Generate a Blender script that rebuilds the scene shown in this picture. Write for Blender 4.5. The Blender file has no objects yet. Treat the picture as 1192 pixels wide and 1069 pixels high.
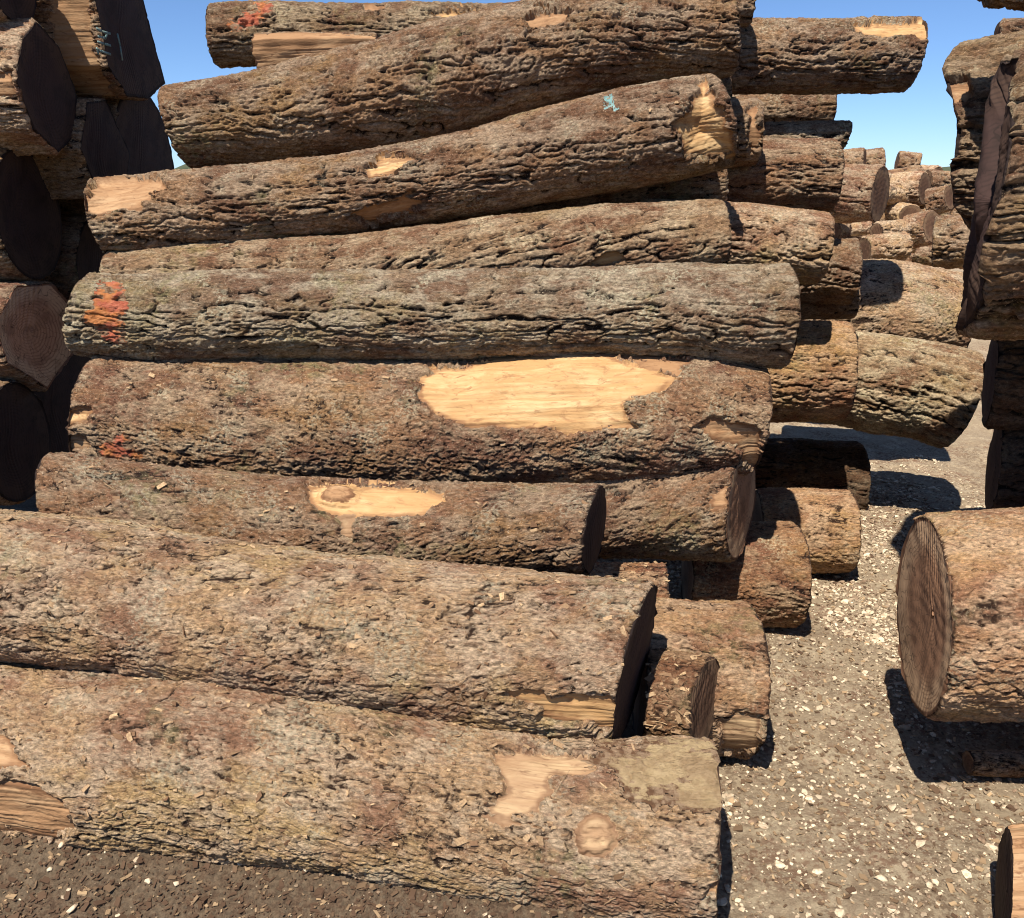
import bpy, math, time
import numpy as np
from concurrent.futures import ThreadPoolExecutor
T0 = time.time()
C = bpy.context.scene.collection
# ------------------------------------------------------------------ camera model (photo pixels 1192 x 1069)
CX, CY, F, EYE, PITCH = 596.0, 534.5, 1032.0, 1.6, math.radians(17.0)
CAM = np.array([0.0, 0.0, EYE])
FWD = np.array([0.0, math.cos(PITCH), -math.sin(PITCH)])
UPV = np.array([0.0, math.sin(PITCH), math.cos(PITCH)])
def at(px, py, Y):
    d = FWD + (px - CX) / F * np.array([1.0, 0, 0]) - (py - CY) / F * UPV
    s = Y / d[1]
    return CAM + s * d, s
def project(P):
    q = P - CAM
    dep = q @ FWD
    dep = np.where(dep < 0.05, 0.05, dep)
    return CX + F * q[..., 0] / dep, CY - F * (q @ UPV) / dep, dep
# ------------------------------------------------------------------ noise
class Lat:
    """value noise on a lattice, periodic across its second axis"""
    def __init__(self, rng, na, nb):
        self.G = rng.random((max(4, na), max(2, nb))).astype(np.float32)
    def __call__(self, a, b):
        G = self.G; na, nb = G.shape
        ia = np.floor(a).astype(np.int64); ib = np.floor(b).astype(np.int64)
        fa = (a - ia).astype(np.float32); fb = (b - ib).astype(np.float32)
        fa = fa * fa * fa * (fa * (fa * 6 - 15) + 10); fb = fb * fb * fb * (fb * (fb * 6 - 15) + 10)
        a0 = ia % na; a1 = (ia + 1) % na; b0 = ib % nb; b1 = (ib + 1) % nb
        return ((G[a0, b0] * (1 - fa) + G[a1, b0] * fa) * (1 - fb) + (G[a0, b1] * (1 - fa) + G[a1, b1] * fa) * fb) * 2 - 1
def sn(rng, u, v, L, circ, su, sv):
    return Lat(rng, int(L / su) + 3, max(3, round(circ / sv)))(u / su + 1.0, v * max(3, round(circ / sv)))
def voro(rng, u, v, L, circ, su, sv):
    na, nb = int(L / su) + 4, max(4, round(circ / sv))
    J = rng.random((na, nb, 3)).astype(np.float32)
    a = u / su + 1.0; b = v * nb
    ia = np.floor(a).astype(np.int64); ib = np.floor(b).astype(np.int64)
    fa = (a - ia).astype(np.float32); fb = (b - ib).astype(np.float32)
    f1 = np.full(a.shape, 9.0, np.float32); f2 = f1.copy(); cid = np.zeros(a.shape, np.float32)
    for da in (-1, 0, 1):
        for db in (-1, 0, 1):
            j = J[(ia + da) % na, (ib + db) % nb]
            d = np.hypot(da + j[..., 0] - fa, db + j[..., 1] - fb)
            c = d < f1
            f2 = np.where(c, f1, np.minimum(f2, d)); cid = np.where(c, j[..., 2], cid); f1 = np.where(c, d, f1)
    return f1, f2, cid
def sst(a, b, x):
    t = np.clip((x - a) / (b - a), 0, 1); return t * t * (3 - 2 * t)
def bark_height(rng, u, v, L, circ, style, sc, spiral):
    """height of the bark 0..1 over the log (u metres, v turns), and a random value per plate"""
    v = v + spiral * u / circ
    lo = sn(rng, u, v, L, circ, .22, .12)
    wu = u + .03 * lo + .012 * sn(rng, u, v, L, circ, .05 * sc, .03 * sc)
    wv = v + (.013 * sn(rng, u, v, L, circ, .24, .09) + .0035 * sn(rng, u, v, L, circ, .05 * sc, .03 * sc)) / circ
    L = L + .3
    fb = .34 * sn(rng, wu, wv, L, circ, .05 * sc, .016 * sc) + .36 * sn(rng, wu, wv, L, circ, .018, .008) + .30 * sn(rng, wu, wv, L, circ, .009, .005)
    crumb = .6 * sn(rng, wu, wv, L, circ, .011, .007) + .4 * sn(rng, u, v, L, circ, .006, .0045)
    if style == 'furrow':
        a1, a2, c1 = voro(rng, wu, wv, L, circ, .12 * sc, .034 * sc)
        n1 = sn(rng, wu, wv, L, circ, .27 * sc, .024 * sc) + .30 * sn(rng, wu, wv, L, circ, .05 * sc, .018 * sc); n2 = sn(rng, wu, wv, L, circ, .14 * sc, .013 * sc) + .2 * sn(rng, wu, wv, L, circ, .03 * sc, .012 * sc)
        n3 = sn(rng, wu, wv, L, circ, .028 * sc, .024 * sc)
        k1 = sst(.0, .26, np.abs(n1)); k2 = sst(.0, .26, np.abs(n2)); k3 = sst(.0, .2, np.abs(n3)); kc = sst(.0, .16, a2 - a1)
        h = .34 * k1 + .18 * k2 * (.4 + .6 * k1) + .07 * k3 + .10 * kc + .12 * c1 * k1 + .20 * (.5 + .5 * fb) + .07 * lo - .04 + .10 * crumb
        cid = .5 * c1 + .5 * (.5 + .5 * n3)
    else:
        a1, a2, c1 = voro(rng, wu, wv, L, circ, .060 * sc, .026 * sc)
        b1, b2, c2 = voro(rng, wu, wv, L, circ, .026 * sc, .011 * sc)
        k2 = sst(.0, .22, b2 - b1); k1 = sst(0, .12, a2 - a1)
        big = sn(rng, wu, wv, L, circ, .13, .07); vis = sst(-.3, .4, sn(rng, wu, wv, L, circ, .3, .12))
        ter = sst(-.1, -.04, big + .5 * fb) * .5 + sst(.3, .35, sn(rng, wu, wv, L, circ, .06, .03) + .3 * fb) * .5
        n1 = sn(rng, wu, wv, L, circ, .22, .035); crack = sst(.0, .10, np.abs(n1) + .25 * vis)
        h = .26 * ter + .17 * c1 * k1 + .22 * c2 * (.5 + .5 * k2) + .26 * (.5 + .5 * fb) + .24 * crack * (.6 + .4 * k1) - .08 + .13 * crumb
        cid = .35 * c1 + .65 * c2
    return h.astype(np.float32), cid
def poly_sd(px, py, poly):
    """signed distance in pixels to a polygon (negative inside)"""
    P = np.array(poly, float); d2 = np.full(px.shape, 1e12); ins = np.zeros(px.shape, bool)
    for i in range(len(P)):
        a, b = P[i - 1], P[i]; e = b - a
        t = np.clip(((px - a[0]) * e[0] + (py - a[1]) * e[1]) / (e @ e + 1e-9), 0, 1)
        d2 = np.minimum(d2, (px - a[0] - t * e[0]) ** 2 + (py - a[1] - t * e[1]) ** 2)
        c = ((a[1] > py) != (b[1] > py)) & (px < (b[0] - a[0]) * (py - a[1]) / (b[1] - a[1] + 1e-12) + a[0])
        ins ^= c
    return np.where(ins, -1, 1) * np.sqrt(d2)
def line_sd(px, py, lines, w):
    d2 = np.full(px.shape, 1e12)
    for ln in lines:
        for a, b in zip(ln[:-1], ln[1:]):
            a = np.array(a, float); e = np.array(b, float) - a
            t = np.clip(((px - a[0]) * e[0] + (py - a[1]) * e[1]) / (e @ e + 1e-9), 0, 1)
            d2 = np.minimum(d2, (px - a[0] - t * e[0]) ** 2 + (py - a[1] - t * e[1]) ** 2)
    return np.sqrt(d2) - w
# ------------------------------------------------------------------ materials
def nodes(name):
    m = bpy.data.materials.new(name); m.use_nodes = True
    nt = m.node_tree; b = nt.nodes['Principled BSDF']; b.inputs['Specular IOR Level'].default_value = .18
    return m, nt, b
def N(nt, t, **kw):
    n = nt.nodes.new(t)
    for k, v in kw.items():
        if k.startswith('i_'): n.inputs[k[2:].replace('_', ' ')].default_value = v
        else: setattr(n, k, v)
    return n
def mixc(nt, fac, a, b, mode='MIX'):
    n = nt.nodes.new('ShaderNodeMix'); n.data_type = 'RGBA'; n.blend_type = mode
    for s, v in ((n.inputs[0], fac), (n.inputs[6], a), (n.inputs[7], b)):
        if hasattr(v, 'links'): nt.links.new(v, s)
        elif isinstance(v, (int, float)): s.default_value = v
        else: s.default_value = (*v, 1)
    return n.outputs[2]
def ramp(nt, src, a, b):
    n = N(nt, 'ShaderNodeMapRange'); n.interpolation_type = 'SMOOTHSTEP'
    nt.links.new(src, n.inputs[0]); n.inputs[1].default_value = a; n.inputs[2].default_value = b
    return n.outputs[0]
def mul(nt, a, k):
    n = N(nt, 'ShaderNodeMath', operation='MULTIPLY'); nt.links.new(a, n.inputs[0])
    if hasattr(k, 'links'): nt.links.new(k, n.inputs[1])
    else: n.inputs[1].default_value = k
    return n.outputs[0]
def noise(nt, vec, scale, detail=3, rough=.55, stretch=None, dist=0.0):
    if stretch:
        mp = N(nt, 'ShaderNodeVectorMath', operation='MULTIPLY'); nt.links.new(vec, mp.inputs[0]); mp.inputs[1].default_value = stretch; vec = mp.outputs[0]
    n = N(nt, 'ShaderNodeTexNoise', i_Scale=scale, i_Detail=detail, i_Roughness=rough, i_Distortion=dist)
    nt.links.new(vec, n.inputs['Vector']); return n.outputs['Fac']
def coords(nt):
    a = N(nt, 'ShaderNodeAttribute', attribute_name='bc'); oi = N(nt, 'ShaderNodeObjectInfo')
    ad = N(nt, 'ShaderNodeVectorMath', operation='ADD'); nt.links.new(a.outputs['Vector'], ad.inputs[0])
    h = N(nt, 'ShaderNodeAttribute', attribute_name='h'); c = N(nt, 'ShaderNodeAttribute', attribute_name='cid')
    sd = N(nt, 'ShaderNodeAttribute', attribute_name='seed')
    cb = N(nt, 'ShaderNodeCombineXYZ'); nt.links.new(sd.outputs['Fac'], cb.inputs[0]); nt.links.new(sd.outputs['Fac'], cb.inputs[2]); nt.links.new(cb.outputs[0], ad.inputs[1])
    return ad.outputs[0], h.outputs['Fac'], c.outputs['Fac'], oi.outputs['Color']
def bump(nt, b, src, strength, dist):
    n = N(nt, 'ShaderNodeBump', i_Strength=strength, i_Distance=dist); nt.links.new(src, n.inputs['Height']); nt.links.new(n.outputs[0], b.inputs['Normal'])
def bark_material(name, tan, red, grey, dark, lichen):
    m, nt, b = nodes(name); vec, h, cid, tint = coords(nt); b.inputs['Roughness'].default_value = .9
    big = ramp(nt, noise(nt, vec, 4.5, 3), .40, .60)
    col = mixc(nt, big, tan, red)
    col = mixc(nt, mul(nt, ramp(nt, noise(nt, vec, 2.6, 4, .65, (.6, 1, 1)), .50, .64), .6), col, (tan[0] * 1.12, tan[1] * 1.22, tan[2] * 1.0))
    col = mixc(nt, mul(nt, ramp(nt, noise(nt, vec, 14, 4, .6, (.5, 1, 1)), .44, .62), .75), col, grey)
    col = mixc(nt, mul(nt, ramp(nt, noise(nt, vec, 70, 3, .6, (.4, 1, 1)), .5, .68), .5), col, red)
    # weathered plate faces are paler; low bark darkens: inner tone plus painted crevice shade
    col = mixc(nt, mul(nt, ramp(nt, cid, .5, .95), .45), col, grey)
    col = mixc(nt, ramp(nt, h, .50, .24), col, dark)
    col = mixc(nt, mul(nt, mul(nt, ramp(nt, noise(nt, vec, 7, 4), .54, .64), ramp(nt, noise(nt, vec, 110, 2), .42, .6)), lichen), col, (.46, .41, .28))
    col = mixc(nt, mul(nt, mul(nt, ramp(nt, noise(nt, vec, 3.1, 4, .6), .56, .68), ramp(nt, noise(nt, vec, 38, 3), .4, .6)), .55), col, (.24, .205, .095))
    col = mixc(nt, mul(nt, ramp(nt, noise(nt, vec, 210, 2, .6), .60, .72), .6), col, (.60, .49, .34))
    fine = N(nt, 'ShaderNodeMapRange'); nt.links.new(noise(nt, vec, 130, 5, .72, (.5, 1, 1)), fine.inputs[0])
    for i_, v_ in ((1, .33), (2, .67), (3, .42), (4, 1.72)): fine.inputs[i_].default_value = v_
    cf = N(nt, 'ShaderNodeCombineColor'); [nt.links.new(fine.outputs[0], cf.inputs[i_]) for i_ in range(3)]
    col = mixc(nt, 1.0, col, cf.outputs[0], 'MULTIPLY')  # fine mottling: bark tone plus small-scale light and shade put into the colour
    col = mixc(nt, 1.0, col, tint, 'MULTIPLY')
    nt.links.new(col, b.inputs['Base Color'])
    bump(nt, b, noise(nt, vec, 150, 6, .8, (.5, 1, 1)), 1.0, .018)
    return m
def wood_material(name, pale, warm, dark):
    m, nt, b = nodes(name); vec, h, cid, tint = coords(nt); b.inputs['Roughness'].default_value = .75
    g = noise(nt, vec, 30, 4, .6, (.12, 1, 1), .6)
    col = mixc(nt, ramp(nt, g, .35, .65), pale, warm)
    col = mixc(nt, mul(nt, ramp(nt, noise(nt, vec, 9, 4, .6, (.5, 1, 1), 1.0), .46, .66), .7), col, warm)
    col = mixc(nt, mul(nt, ramp(nt, noise(nt, vec, 26, 4, .65, (.45, 1, 1), 1.5), .58, .70), .75), col, dark)
    col = mixc(nt, mul(nt, ramp(nt, noise(nt, vec, 120, 3, .6, (.08, 1, 1)), .55, .75), .5), col, dark)
    col = mixc(nt, mul(nt, ramp(nt, h, .50, .95), .85), col, dark)
    col = mixc(nt, 1.0, col, tint, 'MULTIPLY')
    col = mixc(nt, mul(nt, ramp(nt, noise(nt, vec, 6, 5, .65, (.6, 1, 1), .8), .46, .60), .8), col, warm)
    col = mixc(nt, mul(nt, ramp(nt, noise(nt, vec, 17, 5, .7, (.5, 1, 1), .6), .55, .70), .6), col, dark)
    col = mixc(nt, mul(nt, ramp(nt, noise(nt, vec, 60, 4, .7, (.3, 1, 1), .5), .56, .70), .6), col, dark)
    nt.links.new(col, b.inputs['Base Color'])
    bump(nt, b, noise(nt, vec, 110, 4, .7, (.15, 1, 1)), .55, .005)
    return m
def end_material(name, heart, sap, dark):
    m, nt, b = nodes(name); b.inputs['Roughness'].default_value = .85
    vec, h, cid, tint = coords(nt)                      # bc = (saw depth, y, z), h = radius 0..1
    r = N(nt, 'ShaderNodeVectorMath', operation='LENGTH')
    sc = N(nt, 'ShaderNodeVectorMath', operation='MULTIPLY'); sc.inputs[1].default_value = (0, 1, 1)
    a = N(nt, 'ShaderNodeAttribute', attribute_name='bc'); nt.links.new(a.outputs['Vector'], sc.inputs[0]); nt.links.new(sc.outputs[0], r.inputs[0])
    wob = N(nt, 'ShaderNodeMath', operation='MULTIPLY_ADD'); nt.links.new(noise(nt, vec, 7, 3), wob.inputs[0]); wob.inputs[1].default_value = .035; nt.links.new(r.outputs['Value'], wob.inputs[2])
    s = N(nt, 'ShaderNodeMath', operation='SINE'); nt.links.new(mul(nt, wob.outputs[0], 560), s.inputs[0])
    col = mixc(nt, ramp(nt, h, .55, .8), heart, sap)
    col = mixc(nt, mul(nt, mul(nt, ramp(nt, s.outputs[0], -.2, 1), ramp(nt, noise(nt, vec, 16, 4, .65), .35, .6)), .55), col, dark)
    col = mixc(nt, mul(nt, ramp(nt, noise(nt, vec, 11, 4, .6), .48, .66), .6), col, dark)
    col = mixc(nt, mul(nt, ramp(nt, noise(nt, vec, 90, 3, .6, (1, 1, .12)), .5, .7), .2), col, dark)
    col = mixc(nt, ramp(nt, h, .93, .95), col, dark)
    sx = N(nt, 'ShaderNodeSeparateXYZ'); nt.links.new(a.outputs['Vector'], sx.inputs[0])
    an = N(nt, 'ShaderNodeMath', operation='ARCTAN2'); nt.links.new(sx.outputs[1], an.inputs[0]); nt.links.new(sx.outputs[2], an.inputs[1])
    pv = N(nt, 'ShaderNodeCombineXYZ'); nt.links.new(an.outputs[0], pv.inputs[0]); nt.links.new(mul(nt, r.outputs['Value'], 5.0), pv.inputs[1])
    pr = noise(nt, pv.outputs[0], 2.6, 2, .5); ab = N(nt, 'ShaderNodeMath', operation='SUBTRACT'); nt.links.new(pr, ab.inputs[0]); ab.inputs[1].default_value = .5
    aa = N(nt, 'ShaderNodeMath', operation='ABSOLUTE'); nt.links.new(ab.outputs[0], aa.inputs[0])
    col = mixc(nt, mul(nt, ramp(nt, aa.outputs[0], .010, .002), .55), col, (.012, .008, .006))
    col = mixc(nt, 1.0, col, tint, 'MULTIPLY')
    nt.links.new(col, b.inputs['Base Color'])
    bump(nt, b, noise(nt, vec, 120, 4, .7, (1, 1, .35)), .3, .003)
    return m
def paint_material(name, c1, c2, cover=.85):
    m, nt, b = nodes(name); vec, h, cid, tint = coords(nt); b.inputs['Roughness'].default_value = .7
    col = mixc(nt, ramp(nt, noise(nt, vec, 14, 3), .42, .58), c1, c2)
    bk = mixc(nt, ramp(nt, noise(nt, vec, 60, 4), .4, .6), (.16, .085, .045), (.34, .23, .14))
    # h is the paint's coverage: thin spray leaves speckles of bark
    df = N(nt, 'ShaderNodeMath', operation='SUBTRACT'); nt.links.new(h, df.inputs[0]); nt.links.new(noise(nt, vec, 260, 4, .7), df.inputs[1])
    col = mixc(nt, mul(nt, ramp(nt, df.outputs[0], -.14, .22), cover), bk, col)
    nt.links.new(col, b.inputs['Base Color'])
    bump(nt, b, noise(nt, vec, 150, 6, .8, (.5, 1, 1)), 1.0, .014); return m
M = {
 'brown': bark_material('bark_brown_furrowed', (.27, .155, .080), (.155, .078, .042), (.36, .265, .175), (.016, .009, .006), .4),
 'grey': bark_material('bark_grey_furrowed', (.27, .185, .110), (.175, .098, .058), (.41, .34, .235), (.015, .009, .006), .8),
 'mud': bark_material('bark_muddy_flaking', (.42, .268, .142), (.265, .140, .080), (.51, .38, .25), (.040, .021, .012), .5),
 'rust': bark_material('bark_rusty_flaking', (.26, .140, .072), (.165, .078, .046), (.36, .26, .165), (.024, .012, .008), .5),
 'pale': wood_material('bare_wood_pale', (.49, .335, .165), (.37, .215, .09), (.19, .09, .04)),
 'tan': wood_material('bare_wood_tan', (.37, .235, .125), (.27, .15, .072), (.14, .065, .03)),
 'dirty': wood_material('bare_wood_dirty', (.38, .265, .145), (.27, .165, .088), (.14, .075, .04)),
 'end': end_material('cut_end_weathered', (.115, .062, .036), (.17, .105, .06), (.05, .027, .016)),
 'endl': end_material('cut_end_fresh', (.27, .145, .08), (.40, .26, .15), (.10, .05, .027)),
 'endp': end_material('cut_end_painted_lit', (.42, .23, .135), (.50, .33, .20), (.17, .085, .05)),  # albedo raised so a shaded end reads as lit, light put into the colour
 'endd': end_material('cut_end_painted_shade', (.040, .022, .018), (.055, .032, .022), (.018, .011, .009)),  # near-black wood: the shade on these ends is put into the colour
 'orange': paint_material('paint_orange', (.62, .22, .06), (.55, .13, .07), .72),
 'clay': paint_material('dried_clay', (.62, .47, .25), (.45, .32, .17), .6),
 'turq': paint_material('paint_turquoise', (.30, .52, .50), (.22, .46, .46)),
}
# ------------------------------------------------------------------ mesh building
def mesh_from(name, co, quads, mat, attrs, parent=None, tint=(1, 1, 1), origin=(0, 0, 0), tris=None):
    me = bpy.data.meshes.new(name)
    nq = 0 if quads is None else len(quads); ntr = 0 if tris is None else len(tris)
    me.vertices.add(len(co)); me.vertices.foreach_set('co', np.ascontiguousarray(co - np.array(origin), np.float32).ravel())
    idx = np.concatenate([x.ravel() for x in (quads, tris) if x is not None and len(x)]).astype(np.int32)
    me.loops.add(len(idx)); me.loops.foreach_set('vertex_index', idx)
    me.polygons.add(nq + ntr)
    st = np.concatenate([np.arange(nq) * 4, nq * 4 + np.arange(ntr) * 3]).astype(np.int32)
    me.polygons.foreach_set('loop_start', st)
    me.polygons.foreach_set('use_smooth', np.ones(nq + ntr, bool))
    me.update(calc_edges=True)
    for k, v in attrs.items():
        if v.ndim == 2: me.attributes.new(k, 'FLOAT_VECTOR', 'POINT').data.foreach_set('vector', np.ascontiguousarray(v, np.float32).ravel())
        else: me.attributes.new(k, 'FLOAT', 'POINT').data.foreach_set('value', np.ascontiguousarray(v, np.float32))
    me.materials.append(mat)
    o = bpy.data.objects.new(name, me); C.objects.link(o)
    o.color = (*tint, 1)
    if parent: o.parent = parent
    return o
def smooth_interp(x, xs, ys, win):
    g = np.interp(x, xs, ys)
    if len(xs) < 3: return g
    dx = x[1] - x[0]; k = max(1, int(win / dx)); w = np.hanning(2 * k + 3)[1:-1]; w /= w.sum()
    pad = len(w) // 2
    lo = g[0] - (g[1] - g[0]) * np.arange(pad, 0, -1); hi = g[-1] + (g[-1] - g[-2]) * np.arange(1, pad + 1)
    return np.convolve(np.concatenate([lo, g, hi]), w, 'valid')
def compute_log(s):
    rng = np.random.default_rng(s['seed'])
    st = s['st']; Yl, Yr = s['Y']; x0, x1 = st[0][0], st[-1][0]
    P, R, X = [], [], []
    st = [list(t) for t in st]
    if s.get('fit', True):
        if st[0][0] < CX: st[0][0] = CX + (st[0][0] - CX) / (1 + .42 * st[0][2] / F)
        if st[-1][0] > CX: st[-1][0] = CX + (st[-1][0] - CX) / (1 + .42 * st[-1][2] / F)
    for px, py, th in st:
        Y = Yl + (Yr - Yl) * (px - x0) / (x1 - x0)
        p, d = at(px, py, Y); P.append(p); R.append(th / 2 * d / F); X.append(px)
    P = np.array(P); R = np.array(R)
    cum = np.concatenate([[0], np.cumsum(np.linalg.norm(np.diff(P, axis=0), axis=1))]); L = cum[-1]
    T = (P[-1] - P[0]); T /= np.linalg.norm(T)
    up = np.array([0, 0, 1.0]); eu = up - T * (up @ T); eu /= np.linalg.norm(eu); ef = np.cross(T, eu)
    mid = P.mean(0); depth = (mid - CAM) @ FWD
    q = s.get('q', 1.0); ds = 1.0 * q * depth / 887.0
    fine = np.linspace(0, L, max(60, int(L / .004)))
    cen = np.stack([smooth_interp(fine, cum, P[:, i], .12) for i in range(3)], 1); rad = smooth_interp(fine, cum, R, .12)
    pxf = np.interp(fine, cum, X)
    stepf = np.where((pxf > -30) & (pxf < 1222), ds, .03)
    k = np.concatenate([[0], np.cumsum((fine[1] - fine[0]) / stepf[1:])]); m = max(8, int(k[-1]) + 2)
    u = np.interp(np.linspace(0, k[-1], m), k, fine)
    cen = np.stack([np.interp(u, fine, cen[:, i]) for i in range(3)], 1); rad = np.interp(u, fine, rad)
    rm = rad.mean(); circ = 2 * math.pi * rm
    c = CAM - mid; tc = math.atan2(c @ eu, c @ ef)
    front = math.radians(104); nf = int(2 * front * rm / ds); nb = max(8, int((2 * math.pi - 2 * front) * rm / (.016 * max(1, q * .7))))
    th = np.concatenate([np.linspace(tc - front, tc + front, nf, endpoint=False), np.linspace(tc + front, tc + 2 * math.pi - front, nb, endpoint=False)])
    n = len(th); U = np.repeat(u[:, None], n, 1); V = np.repeat((th / (2 * math.pi) % 1)[None], m, 0)
    style, sc, amp = s.get('style', 'furrow'), s.get('sc', 1.0) * .68, s.get('amp', .014)
    h, cid = bark_height(rng, U, V, L, circ, style, sc, s.get('spiral', .1))
    lump = s.get('lump', .8) * rm * (.055 * sn(rng, U, V, L, circ, .55, circ / 3) + .035 * sn(rng, U, V, L, circ, .2, circ / 5) + .014 * sn(rng, U, V, L, circ, .09, circ / 9))
    cross = np.ones(n)
    if 'cross' in s:                                       # polygonal section: [(degrees, radius factor)] joined by straight sides
        cp = np.array([(r_ * math.cos(math.radians(a_)), r_ * math.sin(math.radians(a_))) for a_, r_ in s['cross']])
        for i, t in enumerate(th):
            dv = np.array([math.cos(t), math.sin(t)]); best = 1.0
            for a, b in zip(cp, np.roll(cp, -1, 0)):
                A = np.array([[dv[0], a[0] - b[0]], [dv[1], a[1] - b[1]]])
                if abs(np.linalg.det(A)) > 1e-9:
                    tt, ss = np.linalg.solve(A, a)
                    if tt > 0 and -1e-6 <= ss <= 1 + 1e-6: best = tt; break
            cross[i] = best
    base = rad[:, None] * cross[None] + lump * (0.35 if 'cross' in s else 1)
    ct, sth = np.cos(th)[None], np.sin(th)[None]
    rag = np.stack([np.interp(th % (2 * math.pi), np.sort(np.append(rng.uniform(0, 2 * math.pi, 58), [0, 2 * math.pi])), np.append(g := rng.normal(0, 1, 59), g[0])) for _ in range(2)]) * s.get('rag', .0032)
    fu = (U / L)
    fin = np.minimum(U, L - U)
    amp = amp * s.get('gain', 1.75)
    hh = h * (.25 + .75 * sst(-.006, .012, fin)) if s.get('round', True) else h
    def place(Rr):
        cy, cz = Rr * ct, Rr * sth
        off = np.zeros_like(Rr)
        for key, w in (('el', 1 - fu), ('er', fu)):
            if key in s:
                off = off + w * (s[key][0] * cy + s[key][1] * cz)
        near0 = np.exp(-U / .05); near1 = np.exp(-(L - U) / .05)
        off = off + near0 * rag[0][None] + near1 * rag[1][None]
        if 'endfn' in s: off = off + s['endfn'](cy, cz) * np.exp(-U / .5)
        return cen[:, None, :] + cy[..., None] * ef + cz[..., None] * eu + off[..., None] * T
    Rb = base + (hh - .7) * amp
    pos = place(Rb)
    # regions
    reg = np.zeros((m, n), np.int16)
    ctr = cen[:, None, :]; nrm = pos - ctr; view = CAM - pos
    facing = np.einsum('ijk,ijk->ij', nrm, view) > 0
    px, py, dep = project(pos)
    grain = .5 * sn(rng, U, V, L, circ, .10, .012) + .3 * sn(rng, U, V, L, circ, .03, .02)
    jag = .65 * sn(rng, U, V, L, circ, .06, .03) + .14 * sn(rng, U, V, L, circ, .04, .007) + .26 * sn(rng, U, V, L, circ, .012, .006)
    fib = .5 * grain + .5 * sn(rng, U, V, L, circ, .20, .006)
    fm = np.zeros((m, n), np.float32); hcol = hh.copy(); dR = np.zeros_like(Rb)
    Rn = Rb.copy()
    for ri, r in enumerate(s.get('reg', []), 1):
        sel = facing
        if 'lines' in r: sd = line_sd(px, py, r['lines'], r['w'])
        elif 'c' in r: sd = np.zeros_like(px)
        else: sd = poly_sd(px, py, r['poly'])
        met0 = sd * dep / F
        sd = sd + jag * r.get('jag', 5) * 1.5
        met = sd * dep / F
        if r['t'] == 'bare':
            ins = (met < 0) & sel
            d = np.clip(-met0, 0, r.get('dmax', .05))
            cutR = base - .55 * amp - r.get('step', .009) - r.get('slope', .14) * d + .0032 * fib + .004 * sn(rng, U, V, L, circ, .07, .04)
            lip = sst(0, .012, met)
            Rn = np.where(ins, cutR, np.where(sel & (met < .012), Rn * lip + (base - .55 * amp - r.get('step', .009)) * (1 - lip), Rn))
            hcol = np.where(ins, .45 + .55 * sst(.022, .0, -met + .012 * jag + .006 * fib) * r.get('rim', .9) + .08 * fib , hcol)
            reg[ins] = ri
        elif r['t'] == 'knot':
            kx, ky, kr = r['c']; rr = np.hypot(px - kx, (py - ky) * r.get('asp', 1.0)) / kr + jag * .22
            ins = (rr < 1) & sel
            bumpk = r.get('hgt', .012) * (1 - np.clip(rr, 0, 1.5) ** 2 / 2.25) - .004 * np.exp(-((rr - .95) / .16) ** 2) + .0022 * np.sin(rr * 11 + 3 * jag) + .3 * amp * hh
            Rn = np.where((rr < 1.5) & sel, Rn * sst(.8, 1.5, rr) + (base + bumpk - .5 * amp) * (1 - sst(.8, 1.5, rr)), Rn)
            hcol = np.where(ins, .45 + .18 * np.sin(rr * 11 + 3 * jag) + .6 * sst(.6, 1., rr), hcol)
            reg[ins] = ri
        else:
            spk = (jag * 3 + 5 * (cid - .5) + 7 * (.5 - hh)) * r.get('spk', 1.0)
            fe = r.get('fe', 7.0)
            ins = (sd < fe) & sel
            hcol = np.where(ins, sst(fe, -fe * .6, sd + spk), hcol)
            reg[ins] = ri
    Rb = Rn
    pos = place(Rb)
    bc = np.stack([U, Rb * ct, Rb * sth], -1)
    # quads
    I = np.arange(m * n).reshape(m, n); J = np.roll(I, -1, 1)
    quads = np.stack([I[:-1], I[1:], J[1:], J[:-1]], -1).reshape(-1, 4)
    rq = reg[:-1].reshape(-1)
    parts = []
    co = pos.reshape(-1, 3); bcv = bc.reshape(-1, 3); hv = hcol.reshape(-1); cv = cid.reshape(-1)
    sdv = float(s['seed'] % 37) * 1.7
    for ri in range(0, len(s.get('reg', [])) + 1):
        qq = quads[rq == ri] if s.get('reg') else quads
        if len(qq) == 0: continue
        uq, inv = np.unique(qq, return_inverse=True)
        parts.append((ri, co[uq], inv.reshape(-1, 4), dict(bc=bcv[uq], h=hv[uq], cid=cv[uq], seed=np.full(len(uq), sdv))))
    caps = []
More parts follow.
